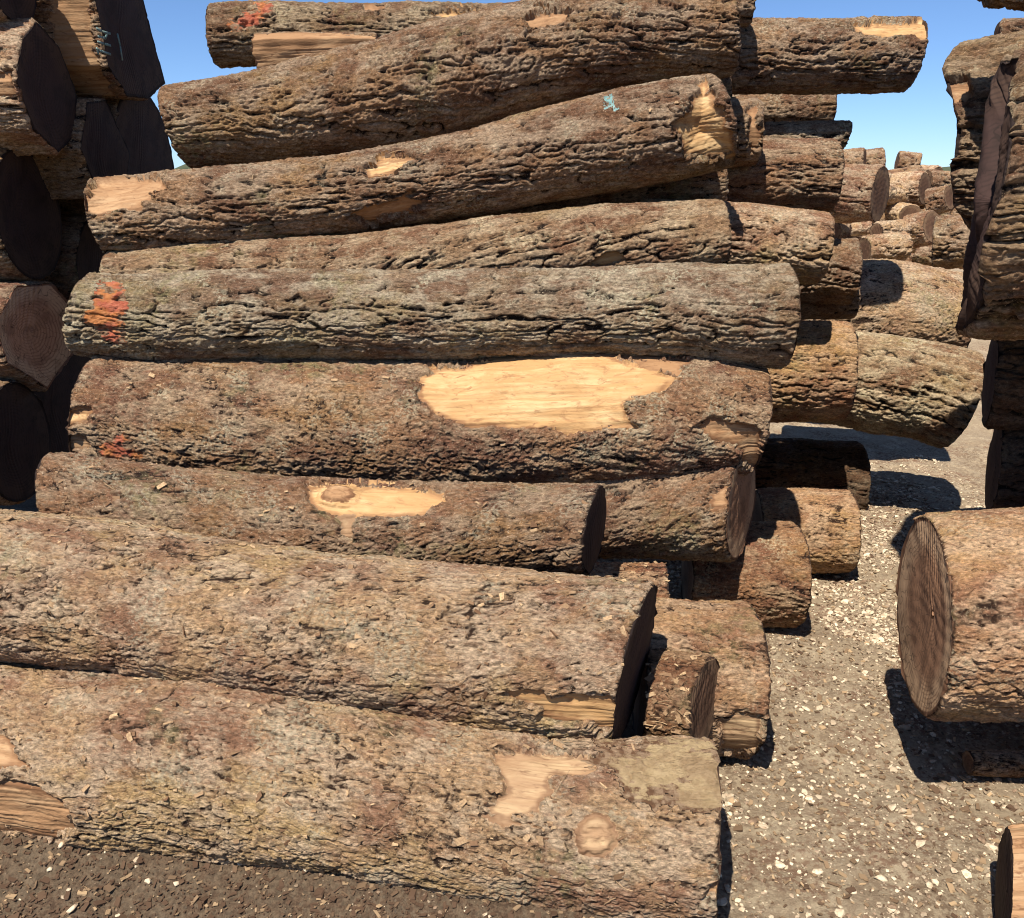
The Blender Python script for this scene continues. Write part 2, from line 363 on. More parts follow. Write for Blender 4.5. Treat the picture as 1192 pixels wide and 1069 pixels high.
    for e, row in ((0, 0), (1, m - 1)):
        if s.get('nocap', ()) and e in s['nocap']: continue
        rim = pos[row]; rimR = Rb[row]; cc = rim.mean(0)
        kk = 26 if q < 2 else 9
        S = np.concatenate([[1.0, .985, .95], np.linspace(.92, 0.02, kk)])
        sm = place(base - .2 * amp)[row] - rag[e][:, None] * T
        out = np.empty((len(S), n, 3)); bcc = np.empty((len(S), n, 3))
        yy = (rimR * ct[0]); zz = (rimR * sth[0])
        for i, t in enumerate(S):
            ring = rim if i == 0 else (sm * (1 if i > 1 else .5) + rim * (0 if i > 1 else .5))
            y_, z_ = yy * t, zz * t
            ax = np.zeros(n)
            if i > 0:
                ax = .0008 * np.sin(y_ * 310 + 5 * np.sin(z_ * 9) + 2 * np.sin(z_ * 31)) + .0004 * np.sin(z_ * 160 + 3 * np.sin(y_ * 19)) + .0006 * np.sin(y_ * 61 + z_ * 33) + .0016 * np.sin(y_ * 13 - z_ * 17)
                if 'endfn' in s and e == 0: ax = ax + s['endfn'](y_, z_) - t * s['endfn'](yy, zz)
            out[i] = cc + (ring - cc) * t + (ax * (1 if e == 0 else -1) * s.get('rough', 1.0))[:, None] * T
            bcc[i] = np.stack([ax, y_, z_], -1)
        nv = len(S) * n; Ic = np.arange(nv).reshape(len(S), n); Jc = np.roll(Ic, -1, 1)
        qd = np.stack([Ic[:-1], Ic[1:], Jc[1:], Jc[:-1]], -1).reshape(-1, 4)
        if e == 0: qd = qd[:, ::-1]
        qd = qd[:, ::-1]
        last = Ic[-1]; cvx = nv
        tr = np.stack([last, np.roll(last, -1), np.full(n, cvx)], -1)
        coc = np.concatenate([out.reshape(-1, 3), out[-1].mean(0)[None]])
        at_ = dict(bc=np.concatenate([bcc.reshape(-1, 3), [[0, 0, 0]]]), h=np.concatenate([np.repeat(S, n), [0]]), cid=np.zeros(nv + 1), seed=np.full(nv + 1, sdv))
        caps.append((e, coc, qd, tr, at_))
    low = pos.reshape(-1, 3)[:, 2].min()
    return dict(parts=parts, caps=caps, origin=(mid[0], mid[1], low), P=P, R=R, T=T, ef=ef, eu=eu)
LOGS = []
def log(label, st, Y, bark='brown', end='end', group=None, **kw):
    LOGS.append(dict(label=label, st=st, Y=Y, bark=bark, end=end, group=group, seed=101 + 13 * len(LOGS), **kw))
def bare(poly, mat='pale', **kw): return dict(t='bare', poly=poly, mat=mat, name='bare_wood', **kw)
def paint(poly, mat='orange', **kw): return dict(t='paint', poly=poly, mat=mat, name='paint_mark', **kw)
def knot(x, y, r, mat='rust', **kw): return dict(t='knot', c=(x, y, r), mat=mat, name='knot', **kw)
G1, G2, G3, G4, G5 = 'logs of the big stack', 'logs stacked behind the big stack', 'logs of the stack on the left', 'logs of the stack on the right', 'logs of the far stacks'
# ------------------------------------------------------------------ the big stack, bottom to top
log('thick muddy log lying lowest in front, on the dark soil', [(-420, 838, 195), (0, 872, 200), (236, 890, 204), (400, 915, 196), (550, 942, 192), (640, 955, 196), (740, 968, 208), (848, 975, 214)], (2.14, 1.68), 'mud', 'end', G1, style='flaky', amp=.010, spiral=.05, reg=[
    bare([(-40, 915), (20, 917), (45, 925), (75, 945), (84, 965), (70, 978), (-40, 974)], 'tan', jag=6, slope=.22),
    bare([(-40, 852), (0, 852), (12, 868), (28, 893), (-10, 896), (-40, 890)], 'tan', jag=6),
    bare([(566, 866), (640, 864), (705, 880), (690, 893), (640, 902), (630, 925), (620, 955), (585, 960), (566, 948), (563, 935), (590, 918), (575, 890)], 'dirty', jag=10, slope=.06),
    knot(695, 974, 25, 'dirty', hgt=.004, asp=.85), dict(t='paint', poly=[(700, 872), (742, 880), (768, 862), (836, 866), (838, 915), (815, 930), (790, 905), (765, 915), (735, 900)], mat='clay', name='mud_patch', jag=14, spk=1.6, fe=16), bare([(826, 1030), (845, 1022), (845, 1052), (818, 1050)], 'tan', jag=5)])
log('long wide muddy log second from the bottom, pale split wood at its right end', [(-170, 652, 172), (0, 682, 176), (120, 696, 178), (240, 713, 176), (400, 732, 180), (550, 752, 190), (650, 762, 196), (752, 770, 190)], (2.24, 1.97), 'mud', 'endd', G1, style='flaky', amp=.009, er=(-.24, .02), spiral=-.12, reg=[
    bare([(592, 812), (640, 808), (700, 822), (752, 822), (752, 858), (690, 848), (640, 838)], 'pale', jag=9, slope=.05)])
log('rough brown log with an oval pale saw scar, resting just above the wide muddy log', [(46, 588, 118), (200, 603, 116), (350, 614, 116), (520, 619, 114), (697, 616, 112)], (2.44, 2.38), 'rust', 'endd', G1, style='flaky', amp=.011, spiral=-.1, er=(-.30, 0), el=(.1, -.2), reg=[
    bare([(354, 566), (372, 557), (450, 560), (515, 571), (520, 581), (488, 597), (430, 600), (395, 599), (365, 590)], 'pale', jag=4, slope=.10),
    bare([(392, 600), (408, 600), (404, 626), (394, 622)], 'dirty', jag=4), knot(391, 573, 19, 'tan', asp=1.9, hgt=.001)])
log('big rusty log with the largest pale bare wood patch on its side', [(84, 486, 156), (300, 497, 160), (500, 497, 168), (690, 490, 172), (800, 488, 154), (894, 489, 124)], (3.0, 2.96), 'rust', 'end', G1, style='flaky', amp=.0115, tint=(1.08, 1.08, 1.05), spiral=.16, el=(0, .12), er=(0, .1), reg=[
    bare([(487, 442), (500, 426), (560, 414), (640, 406), (700, 406), (750, 420), (790, 438), (762, 452), (728, 470), (738, 496), (700, 503), (600, 500), (540, 493), (505, 478), (490, 462)], 'pale', jag=6, slope=.14, dmax=.1, rim=1.0),
    bare([(808, 497), (830, 488), (858, 491), (885, 504), (884, 549), (868, 546), (858, 520), (828, 511)], 'tan', jag=5, slope=.25),
    bare([(66, 477), (101, 477), (101, 492), (66, 495)], 'pale', jag=4), bare([(66, 503), (98, 509), (108, 526), (66, 532)], 'tan', jag=4),
    paint([(116, 517), (140, 512), (158, 526), (146, 534), (122, 540)], jag=5, spk=1.0), bare([(690, 405), (760, 408), (800, 420), (790, 434), (750, 418)], 'tan', jag=7, slope=.03)])
log('short rust brown log tucked under the big bare patched log, round end turned to view', [(470, 590, 104), (600, 584, 122), (700, 581, 138), (800, 581, 146), (880, 583, 146)], (3.0, 2.92), 'rust', 'endl', G1, style='flaky', amp=.012, er=(-.42, .0), spiral=-.2, reg=[bare([(826, 575), (845, 562), (848, 590), (828, 592)], 'tan', jag=5)])
log('long grey furrowed log with an orange and pink paint mark near its left end', [(76, 367, 96), (200, 370, 102), (300, 368, 104), (450, 368, 104), (600, 366, 102), (800, 363, 107), (870, 366, 114), (930, 368, 116)], (3.03, 3.0), 'grey', 'end', G1, amp=.017, sc=1.0, spiral=.02, el=(0, .28), reg=[
    paint([(118, 340), (134, 336), (142, 352), (130, 366), (124, 372), (138, 382), (140, 396), (130, 396), (122, 380), (102, 372), (116, 364), (114, 352)], jag=5, spk=1.9)])
log('plain olive brown log wedged between the grey furrowed log and the bowed log', [(118, 328, 76), (250, 322, 78), (400, 318, 80), (600, 295, 86), (700, 286, 92), (850, 279, 86)], (3.30, 3.32), 'grey', 'end', G1, amp=.013, spiral=-.15, tint=(1.05, .95, .86), reg=[bare([(672, 314), (690, 304), (726, 294), (728, 304), (700, 312)], 'pale', jag=5)])
log('bowed furrowed log with bare wood at both ends and a small turquoise mark', [(101, 258, 98), (200, 250, 97), (300, 241, 93), (400, 228, 89), (500, 212, 92), (600, 191, 98), (700, 168, 108), (780, 151, 108), (852, 139, 102)], (3.36, 3.5), 'brown', 'end', G1, amp=.016, spiral=.10, er=(0, -.15), reg=[
    bare([(90, 242), (98, 225), (112, 200), (186, 200), (190, 214), (165, 230), (160, 240), (104, 252)], 'tan', jag=6, slope=.25),
    bare([(424, 192), (440, 183), (482, 180), (462, 195), (430, 204)], 'pale', jag=5), bare([(408, 254), (430, 241), (480, 228), (494, 240), (480, 254), (430, 262)], 'tan', jag=7, slope=.06),
    bare([(784, 142), (806, 118), (818, 88), (835, 120), (860, 175), (858, 190), (800, 184), (792, 155)], 'pale', jag=5, slope=.55, dmax=.08),
    dict(t='paint', lines=[[(704, 116), (709, 112), (712, 114), (710, 117), (705, 118)], [(704, 122), (712, 118)], [(704, 127), (712, 123), (712, 121)], [(713, 120), (715, 129), (719, 127)]], w=.75, jag=.15, spk=.03, fe=.7, mat='turq', name='paint_mark')])
log('thick brown furrowed log topmost on the stack, rising to the right against the sky', [(192, 150, 92), (300, 139, 100), (400, 121, 112), (500, 98, 122), (600, 71, 118), (700, 47, 106), (780, 40, 98), (860, 36, 94)], (3.62, 3.66), 'brown', 'end', G1, amp=.018, spiral=.14, el=(0, -.1), reg=[
    bare([(608, 16), (630, 6), (662, 12), (645, 28), (615, 31)], 'tan', jag=6), knot(612, 78, 20, 'brown', hgt=.012)])
log('grey brown log with red paint behind the topmost log, rounded end against the sky', [(239, 43, 68), (330, 39, 66), (450, 37, 62), (620, 40, 62), (720, 42, 60)], (3.95, 4.0), 'grey', 'end', G1, amp=.015, tint=(.85, .78, .72), spiral=.03, reg=[
    paint([(270, 28), (290, 18), (308, 8), (312, 16), (296, 26), (284, 31)], jag=5, spk=1.9), bare([(497, 15), (520, 6), (556, 8), (559, 16), (530, 20)], 'pale', jag=4), bare([(424, 8), (426, -2), (448, -2), (446, 7)], 'tan', jag=4)])
log('short squared block of bare tan wood lying on the topmost log', [(293, 65, 56), (350, 62, 52), (440, 58, 42)], (3.80, 3.82), 'brown', 'endl', G1, amp=.006, cross=[(-60, 1.05), (30, 1.05), (100, .95), (180, 1), (240, 1)], reg=[
    bare([(280, 90), (286, 30), (330, 30), (445, 44), (445, 62), (405, 60), (360, 64), (355, 90)], 'tan', jag=2, slope=.0, step=.0, rim=0)])
log('small log end peeping out behind the right end of the topmost log', [(720, 12, 40), (879, 6, 44)], (4.05, 4.05), 'brown', 'end', G1, amp=.012, q=1.4)
log('log jutting right against the sky with a strip of peeled pale wood on top', [(690, 74, 80), (870, 67, 80), (980, 66, 80), (1079, 64, 78)], (4.3, 4.22), 'brown', 'end', G2, amp=.017, spiral=.05, er=(0, .12), reg=[
    bare([(992, 29), (1020, 22), (1090, 20), (1090, 41), (1040, 40), (1010, 37)], 'pale', jag=4)])
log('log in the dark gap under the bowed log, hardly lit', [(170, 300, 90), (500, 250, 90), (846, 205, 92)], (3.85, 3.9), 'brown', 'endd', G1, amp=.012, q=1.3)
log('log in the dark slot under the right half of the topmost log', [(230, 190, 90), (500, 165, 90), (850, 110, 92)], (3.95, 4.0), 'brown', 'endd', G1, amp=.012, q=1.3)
log('log in the black hollow under the reddish sunlit log', [(700, 556, 92), (880, 556, 92), (1012, 558, 90)], (4.5, 4.45), 'brown', 'endd', G2, amp=.012, q=1.3, tint=(.4, .36, .33))  # filler log; dark tint paints the hollow's shade into its bark
# ------------------------------------------------------------------ second stack, seen past the right ends
log('log with a pale ringed end in the shade under the jutting log', [(770, 156, 76), (889, 153, 74)], (3.85, 3.85), 'brown', 'endl', G2, amp=.012, q=1.2, reg=[bare([(872, 125), (880, 120), (886, 170), (874, 175)], 'tan', jag=4)])
log('short furrowed log directly beneath the jutting log, end against the sky', [(790, 130, 42), (974, 126, 42)], (4.9, 4.9), 'brown', 'end', G2, amp=.014, q=1.1)
log('thin greyish slab of log, half shaded, on top of the reddish log', [(810, 164, 34), (900, 160, 34), (991, 158, 34)], (4.35, 4.3), 'grey', 'end', G2, amp=.010, q=1.1, er=(.0, .25))
log('reddish brown log in the sun above the yellowish rough log', [(760, 206, 80), (983, 206, 82)], (4.05, 4.0), 'rust', 'endd', G2, amp=.014, spiral=.05)
log('yellowish rough barked log just right of the dark gap, level with the olive brown log', [(740, 276, 84), (868, 281, 86), (971, 289, 84)], (3.72, 3.66), 'mud', 'end', G2, amp=.014, sc=.9, er=(0, .05))
log('knobbly brown log with deep bark, low behind the end of the grey furrowed log', [(860, 312, 74), (1006, 318, 74)], (4.1, 4.05), 'brown', 'end', G2, amp=.022, sc=1.2)
log('dark shaded log half hidden below the knobbly brown log', [(850, 352, 44), (1001, 348, 44)], (4.2, 4.2), 'brown', 'end', G2, amp=.014, q=1.2)
log('big dusty log with smooth sunlit top in the gap to the far stacks', [(920, 368, 120), (1040, 362, 116), (1136, 372, 104)], (5.0, 4.9), 'mud', 'end', G2, style='flaky', amp=.010, sc=.8)
log('reddish sunlit log above the black hollow, its right end cut square', [(790, 430, 112), (900, 432, 112), (1002, 432, 110)], (3.95, 3.86), 'mud', 'end', G2, amp=.014, sc=.9, tint=(.95, .85, .75))
log('pale furrowed log sloping down to the right above the sunlit dirt', [(930, 436, 112), (1005, 444, 112), (1080, 455, 116), (1141, 466, 118)], (4.35, 4.2), 'grey', 'end', G2, amp=.020, sc=1.15, er=(0, .15), tint=(1.15, 1.1, 1.0))
log('short brown log lying by itself on the gravel, round and sunlit', [(880, 618, 96), (1004, 619, 98)], (3.6, 3.56), 'mud', 'end', G2, style='flaky', amp=.010, tint=(.95, .86, .78))
log('brown log end sticking out on the gravel beside the short sunlit log', [(800, 664, 122), (860, 667, 124), (941, 668, 124)], (3.14, 3.1), 'rust', 'end', G2, style='flaky', amp=.012, tint=(1.15, 1.1, 1.0), er=(.1, 0))
log('wide stubby log end on the gravel, right of the wide muddy log', [(744, 782, 176), (820, 786, 178), (890, 788, 178)], (2.36, 2.34), 'mud', 'endd', G1, style='flaky', amp=.010, tint=(.95, .88, .82), er=(.05, .02), reg=[
    bare([(840, 842), (858, 833), (886, 838), (884, 880), (842, 880)], 'dirty', jag=4, slope=.02)])
log('small log end poking out just above the right end of the wide muddy log', [(600, 690, 70), (779, 692, 72)], (2.62, 2.6), 'rust', 'endd', G1, style='flaky', amp=.009, tint=(1.2, 1.1, 1.0))
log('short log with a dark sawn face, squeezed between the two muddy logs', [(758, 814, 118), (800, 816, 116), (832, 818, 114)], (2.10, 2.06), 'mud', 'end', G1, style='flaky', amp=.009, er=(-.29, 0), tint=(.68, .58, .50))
# ------------------------------------------------------------------ right stack
log('large cracked log lying over the gravel at right, oval brown end facing left', [(1073, 713, 226), (1192, 711, 238), (2100, 706, 246)], (2.16, 2.10), 'mud', 'endl', G4, style='flaky', amp=.011, sc=1.5, el=(-.15, .0), tint=(1.1, 1.0, .92))
log('small pale billet propped in the shade under the large cracked log', [(1127, 888, 28), (1160, 889, 30), (1330, 893, 30)], (2.16, 2.16), 'mud', 'end', G4, style='flaky', amp=.006, sc=.7, q=1.0)
log('reddish peeled log end at the bottom right corner', [(1168, 1036, 150), (1240, 1034, 156), (2100, 1030, 160)], (1.58, 1.56), 'rust', 'endd', G4, style='flaky', amp=.008, el=(-.45, 0), reg=[bare([(1160, 960), (1260, 950), (1260, 1110), (1160, 1110)], 'tan', jag=5, slope=.0, step=.0, rim=.2)], rag=.001)
def crack(y, z):
    return .10 * np.exp(-((y - .06 - .05 * z) / .045) ** 2) * sst(-.34, -.1, z) + .02 * np.sin(y * 40 + 2 * np.sin(z * 9)) * np.exp(-(y / .2) ** 2)
log('huge furrowed log at upper right with a tall dark sawn end face', [(1147, 236, 306), (1192, 236, 312), (2100, 232, 312)], (2.36, 2.34), 'grey', 'endd', G4, amp=.022, sc=1.6, el=(-.42, .02), rag=.006, endfn=crack, rough=2.0, tint=(.85, .75, .68), spiral=-.1)
def broken(y, z):
    return .03 * np.sin(z * 13 + 1) + .20 * sst(.05, -.42, z)
log('thick log with a ragged broken end, behind the huge furrowed log at upper right', [(1116, 186, 246), (1192, 178, 258), (2100, 176, 260)], (2.98, 2.96), 'grey', 'endd', G4, amp=.022, sc=1.5, el=(-.62, -.04), rag=.007, endfn=broken, tint=(.85, .75, .68), reg=[
    bare([(1092, 100), (1100, 90), (1122, 88), (1126, 108), (1108, 113), (1094, 111)], 'tan', jag=7)])
log('log with a rounded left end on top of the huge furrowed log at upper right', [(1160, 48, 46), (1230, 46, 46), (2100, 44, 46)], (3.1, 3.1), 'brown', 'end', G4, amp=.012, el=(-.3, 0))
log('dark overhanging log at the very top right corner', [(1150, -32, 66), (1250, -34, 90), (2100, -40, 96)], (2.5, 2.5), 'brown', 'endd', G4, amp=.02, sc=1.3)
log('shaded bark covered log directly under the huge furrowed log at upper right', [(1152, 440, 116), (1250, 438, 120), (2100, 436, 120)], (2.72, 2.7), 'brown', 'endd', G4, amp=.02, sc=1.3, q=1.3, el=(-.4, 0), tint=(.32, .28, .26))  # tint darkens the bark to deepen the shade painted under the huge log
log('log in deep shade second below the huge furrowed log at upper right', [(1156, 545, 112), (1250, 546, 114), (2100, 548, 114)], (2.78, 2.76), 'brown', 'endd', G4, amp=.015, q=1.5, el=(-.4, 0), tint=(.32, .28, .26))  # deep shade helped by a dark tint in the bark colour
log('hidden log carrying the shaded log behind the large cracked log', [(1172, 655, 118), (2100, 655, 118)], (2.76, 2.76), 'brown', 'endd', G4, amp=.012, q=1.6)
log('lowest hidden log on the gravel behind the large cracked log', [(1180, 748, 120), (2100, 748, 120)], (2.62, 2.62), 'brown', 'endd', G4, amp=.012, q=1.6)
log('short bearer log on the gravel under the large cracked log', [(1230, 842, 112), (1500, 842, 112)], (2.14, 2.14), 'brown', 'endd', G4, amp=.010, q=1.5)
# ------------------------------------------------------------------ left stack: its right ends face the alley
log('log with a black oval sawn end at upper left', [(-900, 105, 146), (-40, 104, 146), (57, 103, 146)], (3.42, 3.42), 'mud', 'endd', G3, amp=.013, cross=[(0, 1.0), (45, .93), (85, 1.0), (130, .93), (180, .97), (225, 1.0), (270, 1.0), (315, .98)], reg=[bare([(-60, 85), (10, 80), (16, 110), (-60, 120)], 'tan', jag=6)])
log('huge hewn log with a turquoise tally on its dark angular end', [(-900, 30, 180), (40, 30, 180), (150, 30, 180)], (3.95, 3.95), 'rust', 'endd', G3, amp=.010, cross=[(-35, 1.02), (20, 1.05), (75, 1.0), (125, .9), (180, .80), (208, 1.25), (245, .95), (290, .95)], reg=[
    bare([(60, -60), (100, -60), (104, 40), (130, 112), (60, 112)], 'tan', jag=5, slope=.0, step=0, rim=.2)], tallies=True)
log('dark log end in the shade below the hewn log with the tally', [(-900, 178, 130), (122, 176, 128)], (3.75, 3.73), 'brown', 'endd', G3, amp=.012, q=1.4, cross=[(0, 1), (60, .95), (110, 1.0), (180, 1.15), (230, 1), (300, .95)])
log('brown log end with a pointed underside beside the grey furrowed log', [(-900, 388, 132), (44, 388, 132)], (3.34, 3.32), 'rust', 'endp', G3, amp=.012, er=(-.28, 0), cross=[(-92, 1.05), (-30, .86), (20, .92), (70, .97), (120, 1.0), (165, 1.05), (215, .92)])
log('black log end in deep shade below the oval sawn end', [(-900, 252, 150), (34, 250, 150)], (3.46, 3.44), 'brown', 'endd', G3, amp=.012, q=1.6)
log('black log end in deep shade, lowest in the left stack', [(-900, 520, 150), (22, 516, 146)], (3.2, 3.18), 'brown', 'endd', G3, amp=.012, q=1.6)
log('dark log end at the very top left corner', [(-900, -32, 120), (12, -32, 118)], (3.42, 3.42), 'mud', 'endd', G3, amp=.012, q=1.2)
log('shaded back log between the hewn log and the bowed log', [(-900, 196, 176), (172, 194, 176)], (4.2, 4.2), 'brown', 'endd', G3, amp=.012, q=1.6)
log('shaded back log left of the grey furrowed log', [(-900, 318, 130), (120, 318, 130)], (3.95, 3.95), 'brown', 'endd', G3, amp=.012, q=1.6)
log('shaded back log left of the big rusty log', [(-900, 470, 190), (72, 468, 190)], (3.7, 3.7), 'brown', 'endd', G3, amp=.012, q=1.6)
# ------------------------------------------------------------------ far stacks in the gap
far = [
 ('far log at the left edge of the distant stack, below its crown', 960, 1036, 228, 66, 8.2, 'rust'),
 ('rounded far log crowning the left half of the distant stack', 992, 1034, 192, 32, 9.4, 'brown'),
 ('broad pinkish far log end in the middle of the distant stack', 1038, 1084, 222, 38, 9.6, 'mud'),
 ('small far log crowning the right half of the distant stack', 1044, 1076, 192, 24, 10.6, 'brown'),
 ('far log just right of the pinkish log end', 1066, 1096, 205, 24, 10.4, 'mud'),
 ('far log at the right rim of the distant stack, low', 1080, 1112, 232, 30, 9.0, 'brown'),
 ('short far log lying loose on top of the dusty mound', 1020, 1068, 268, 22, 7.4, 'mud'),
 ('far log lying loose in front on the dusty mound', 1006, 1062, 288, 32, 6.6, 'mud'),
 ('thin far log at the left foot of the distant stack', 990, 1018, 264, 14, 7.6, 'mud'),
 ('far reddish log behind the two loose logs', 1056, 1094, 268, 40, 7.8, 'rust'),
 ('dark far log right at the edge of the huge furrowed log at upper right', 1088, 1150, 284, 60, 6.0, 'brown'),
 ('far log hidden in part behind the reddish brown log', 950, 1012, 190, 30, 9.2, 'brown')]
hr0 = np.random.default_rng(3)
for lb, xa, xb, yc, th, Y, bk in far:
    log(lb, [(xa, yc + hr0.uniform(-4, 4), th), (xb, yc + hr0.uniform(-4, 4), th)], (Y + hr0.uniform(-.3, .4), Y), bk, 'end', G5, amp=.022, sc=1.4, q=.9, er=(-.2, .0))
hr = np.random.default_rng(77)
for row, (yc, Y) in enumerate(((300, 8.6), (276, 8.9), (252, 9.3), (230, 9.7), (208, 10.4))):
    x = 968 + hr.uniform(-12, 12)
    while x < 1128:
        w_ = hr.uniform(34, 62); th = hr.uniform(22, 30)
        log('small brown log lost in the crowd of the far heap', [(x, yc + hr.uniform(-8, 8), th), (x + w_, yc + hr.uniform(-8, 8), th * hr.uniform(.85, 1.1))], (Y + hr.uniform(-.5, .5), Y + hr.uniform(-.2, .2)), ('mud', 'rust', 'brown')[int(hr.integers(3))], 'end', 'small logs of the far heap', amp=.02, sc=1.4, q=.9, er=(hr.uniform(-.5, .1), 0), el=(hr.uniform(-.2, .3), 0))
        x += w_ + hr.uniform(-2, 5)
# ------------------------------------------------------------------ build the logs
with ThreadPoolExecutor(4) as ex:
    DATA = list(ex.map(compute_log, LOGS))
print('computed', round(time.time() - T0, 1))
ROOTS = []
for s, d in zip(LOGS, DATA):
    root = bpy.data.objects.new('log', None); C.objects.link(root); root.location = d['origin']; root.empty_display_size = .1
    root['label'] = s['label']; root['category'] = 'log'; root['group'] = s['group']
    ROOTS.append(root)
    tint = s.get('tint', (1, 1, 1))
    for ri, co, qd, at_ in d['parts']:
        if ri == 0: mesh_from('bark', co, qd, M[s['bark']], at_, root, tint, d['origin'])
        else:
            r = s['reg'][ri - 1]; mesh_from(r['name'], co, qd, M[r['mat']], at_, root, (1, 1, 1), d['origin'])
    for e, co, qd, tr, at_ in d['caps']:
        o = mesh_from('cut_end', co, qd, M[s['end']], at_, root, (1, 1, 1), d['origin'], tr)
        if s.get('tallies') and e == 1:                    # spray-painted strokes on the hewn end
            T = d['T']; pc = d['P'][-1] + T * .012
            def hit(px, py):
                dv = FWD + (px - CX) / F * np.array([1.0, 0, 0]) - (py - CY) / F * UPV
                t = ((pc - CAM) @ T) / (dv @ T); return CAM + t * dv
            v, q = [], []
            zz = lambda x, y: (90 + x / 17.03, 20 + y / 17.03)
            for ln in ([(375, 225), (480, 285), (640, 330)], [(410, 385), (470, 400), (545, 425), (580, 345)], [(400, 490), (520, 530), (650, 565)], [(375, 625), (430, 665), (650, 740)], [(385, 620), (410, 740)], [(790, 340), (840, 560), (885, 850)]):
                for a, b in zip(ln[:-1], ln[1:]):
                    a, b = hit(*zz(*a)), hit(*zz(*b)); e_ = b - a; e_ /= np.linalg.norm(e_); sdv = np.cross(T, e_) * .0042
                    k = len(v)
                    for off in (T * .0, T * .003):
                        v += [a - sdv - e_ * .002 + off, a + sdv - e_ * .002 + off, b + sdv + e_ * .002 + off, b - sdv + e_ * .002 + off]
                    q += [[k, k + 3, k + 2, k + 1], [k + 4, k + 5, k + 6, k + 7]] + [[k + i, k + (i + 1) % 4, k + 4 + (i + 1) % 4, k + 4 + i] for i in range(4)]
            v = np.array(v); mesh_from('paint_mark', v, np.array(q), M['turq'], dict(bc=v, h=np.full(len(v), .62), cid=np.zeros(len(v)), seed=np.zeros(len(v))), o, (1, 1, 1), d['origin'])
# ------------------------------------------------------------------ ground, gravel, hills
grng = np.random.default_rng(5)
ga, gb, gc, gd = (Lat(grng, 64, 64) for _ in range(4))
def gz(x, y):
    z = .022 * ga(x / .8 + 20, y / .8 + 20) + .012 * gb(x / .22 + 9, y / .22 + 9) + .006 * gc(x / .06 + 3, y / .06 + 3) + .0035 * gd(x / .022, y / .022)
    # soil heaped along the foot of the lowest log
    yl = 1.764 - .174 * x
    z = z + .075 * np.exp(-((y - (yl - .13)) / .13) ** 2) * sst(.55, .30, x) * sst(-3, -2, x)
    z = z * sst(60, 12, np.hypot(x, y)) + .25 * sst(4.6, 9, y) * sst(.2, 1, x) * sst(60, 20, y)
    return z
def graded(a, b, fine_a, fine_b, ds, grow=1.09):
    v = list(np.arange(fine_a, fine_b, ds)); st = ds
    while v[-1] < b: st *= grow; v.append(v[-1] + st)
    st = ds
    while v[0] > a: st *= grow; v.insert(0, v[0] - st)
    return np.array(v)
gx = graded(-3000, 3000, -1.9, 3.0, .008); gy = graded(-400, 4000, .9, 5.6, .009)
X, Y = np.meshgrid(gx, gy, indexing='ij'); Z = gz(X, Y)
I = np.arange(X.size).reshape(X.shape)
mg, nt, b = nodes('dirt_and_gravel'); b.inputs['Roughness'].default_value = .95
geo = N(nt, 'ShaderNodeNewGeometry'); vec = geo.outputs['Position']
col = mixc(nt, ramp(nt, noise(nt, vec, 2.2, 4), .4, .62), (.20, .14, .088), (.28, .21, .135))
col = mixc(nt, mul(nt, ramp(nt, noise(nt, vec, 4, 5, .65), .48, .60), .75), col, (.19, .105, .064))
col = mixc(nt, ramp(nt, noise(nt, vec, 55, 4, .65), .44, .58), col, (.33, .255, .165))
col = mixc(nt, mul(nt, mul(nt, ramp(nt, noise(nt, vec, 5.5, 5, .7), .48, .62), ramp(nt, noise(nt, vec, 70, 3, .6), .38, .56)), .8), col, (.46, .37, .245))
vo = N(nt, 'ShaderNodeTexVoronoi', i_Scale=95.0); nt.links.new(vec, vo.inputs['Vector'])
col = mixc(nt, mul(nt, ramp(nt, vo.outputs['Distance'], .32, .2), ramp(nt, noise(nt, vec, 9, 3), .40, .6)), col, (.40, .33, .23))
sep = N(nt, 'ShaderNodeSeparateXYZ'); nt.links.new(vec, sep.inputs[0])
wet = N(nt, 'ShaderNodeMath', operation='MULTIPLY_ADD'); nt.links.new(noise(nt, vec, 3, 3), wet.inputs[0]); wet.inputs[1].default_value = .5; nt.links.new(sep.outputs[0], wet.inputs[2])
col = mixc(nt, mul(nt, ramp(nt, wet.outputs[0], .85, .45), .8), col, mixc(nt, ramp(nt, noise(nt, vec, 90, 5, .75), .35, .65), (.040, .024, .014), (.15, .10, .06)))       # dark bark mulch on the left, dry gravel in the alley
nt.links.new(col, b.inputs['Base Color']); bump(nt, b, noise(nt, vec, 90, 7, .8), 1.0, .014)
g = mesh_from('ground', np.stack([X, Y, Z], -1).reshape(-1, 3), np.stack([I[:-1, :-1], I[1:, :-1], I[1:, 1:], I[:-1, 1:]], -1).reshape(-1, 4), mg, {})
g['kind'] = 'structure'
def ico():
    import bmesh
    bm = bmesh.new(); bmesh.ops.create_icosphere(bm, subdivisions=1, radius=1.0)
    bm.verts.ensure_lookup_table(); v = np.array([x.co[:] for x in bm.verts]); f = np.array([[w.index for w in x.verts] for x in bm.faces]); bm.free(); return v, f
IV, IF = ico()
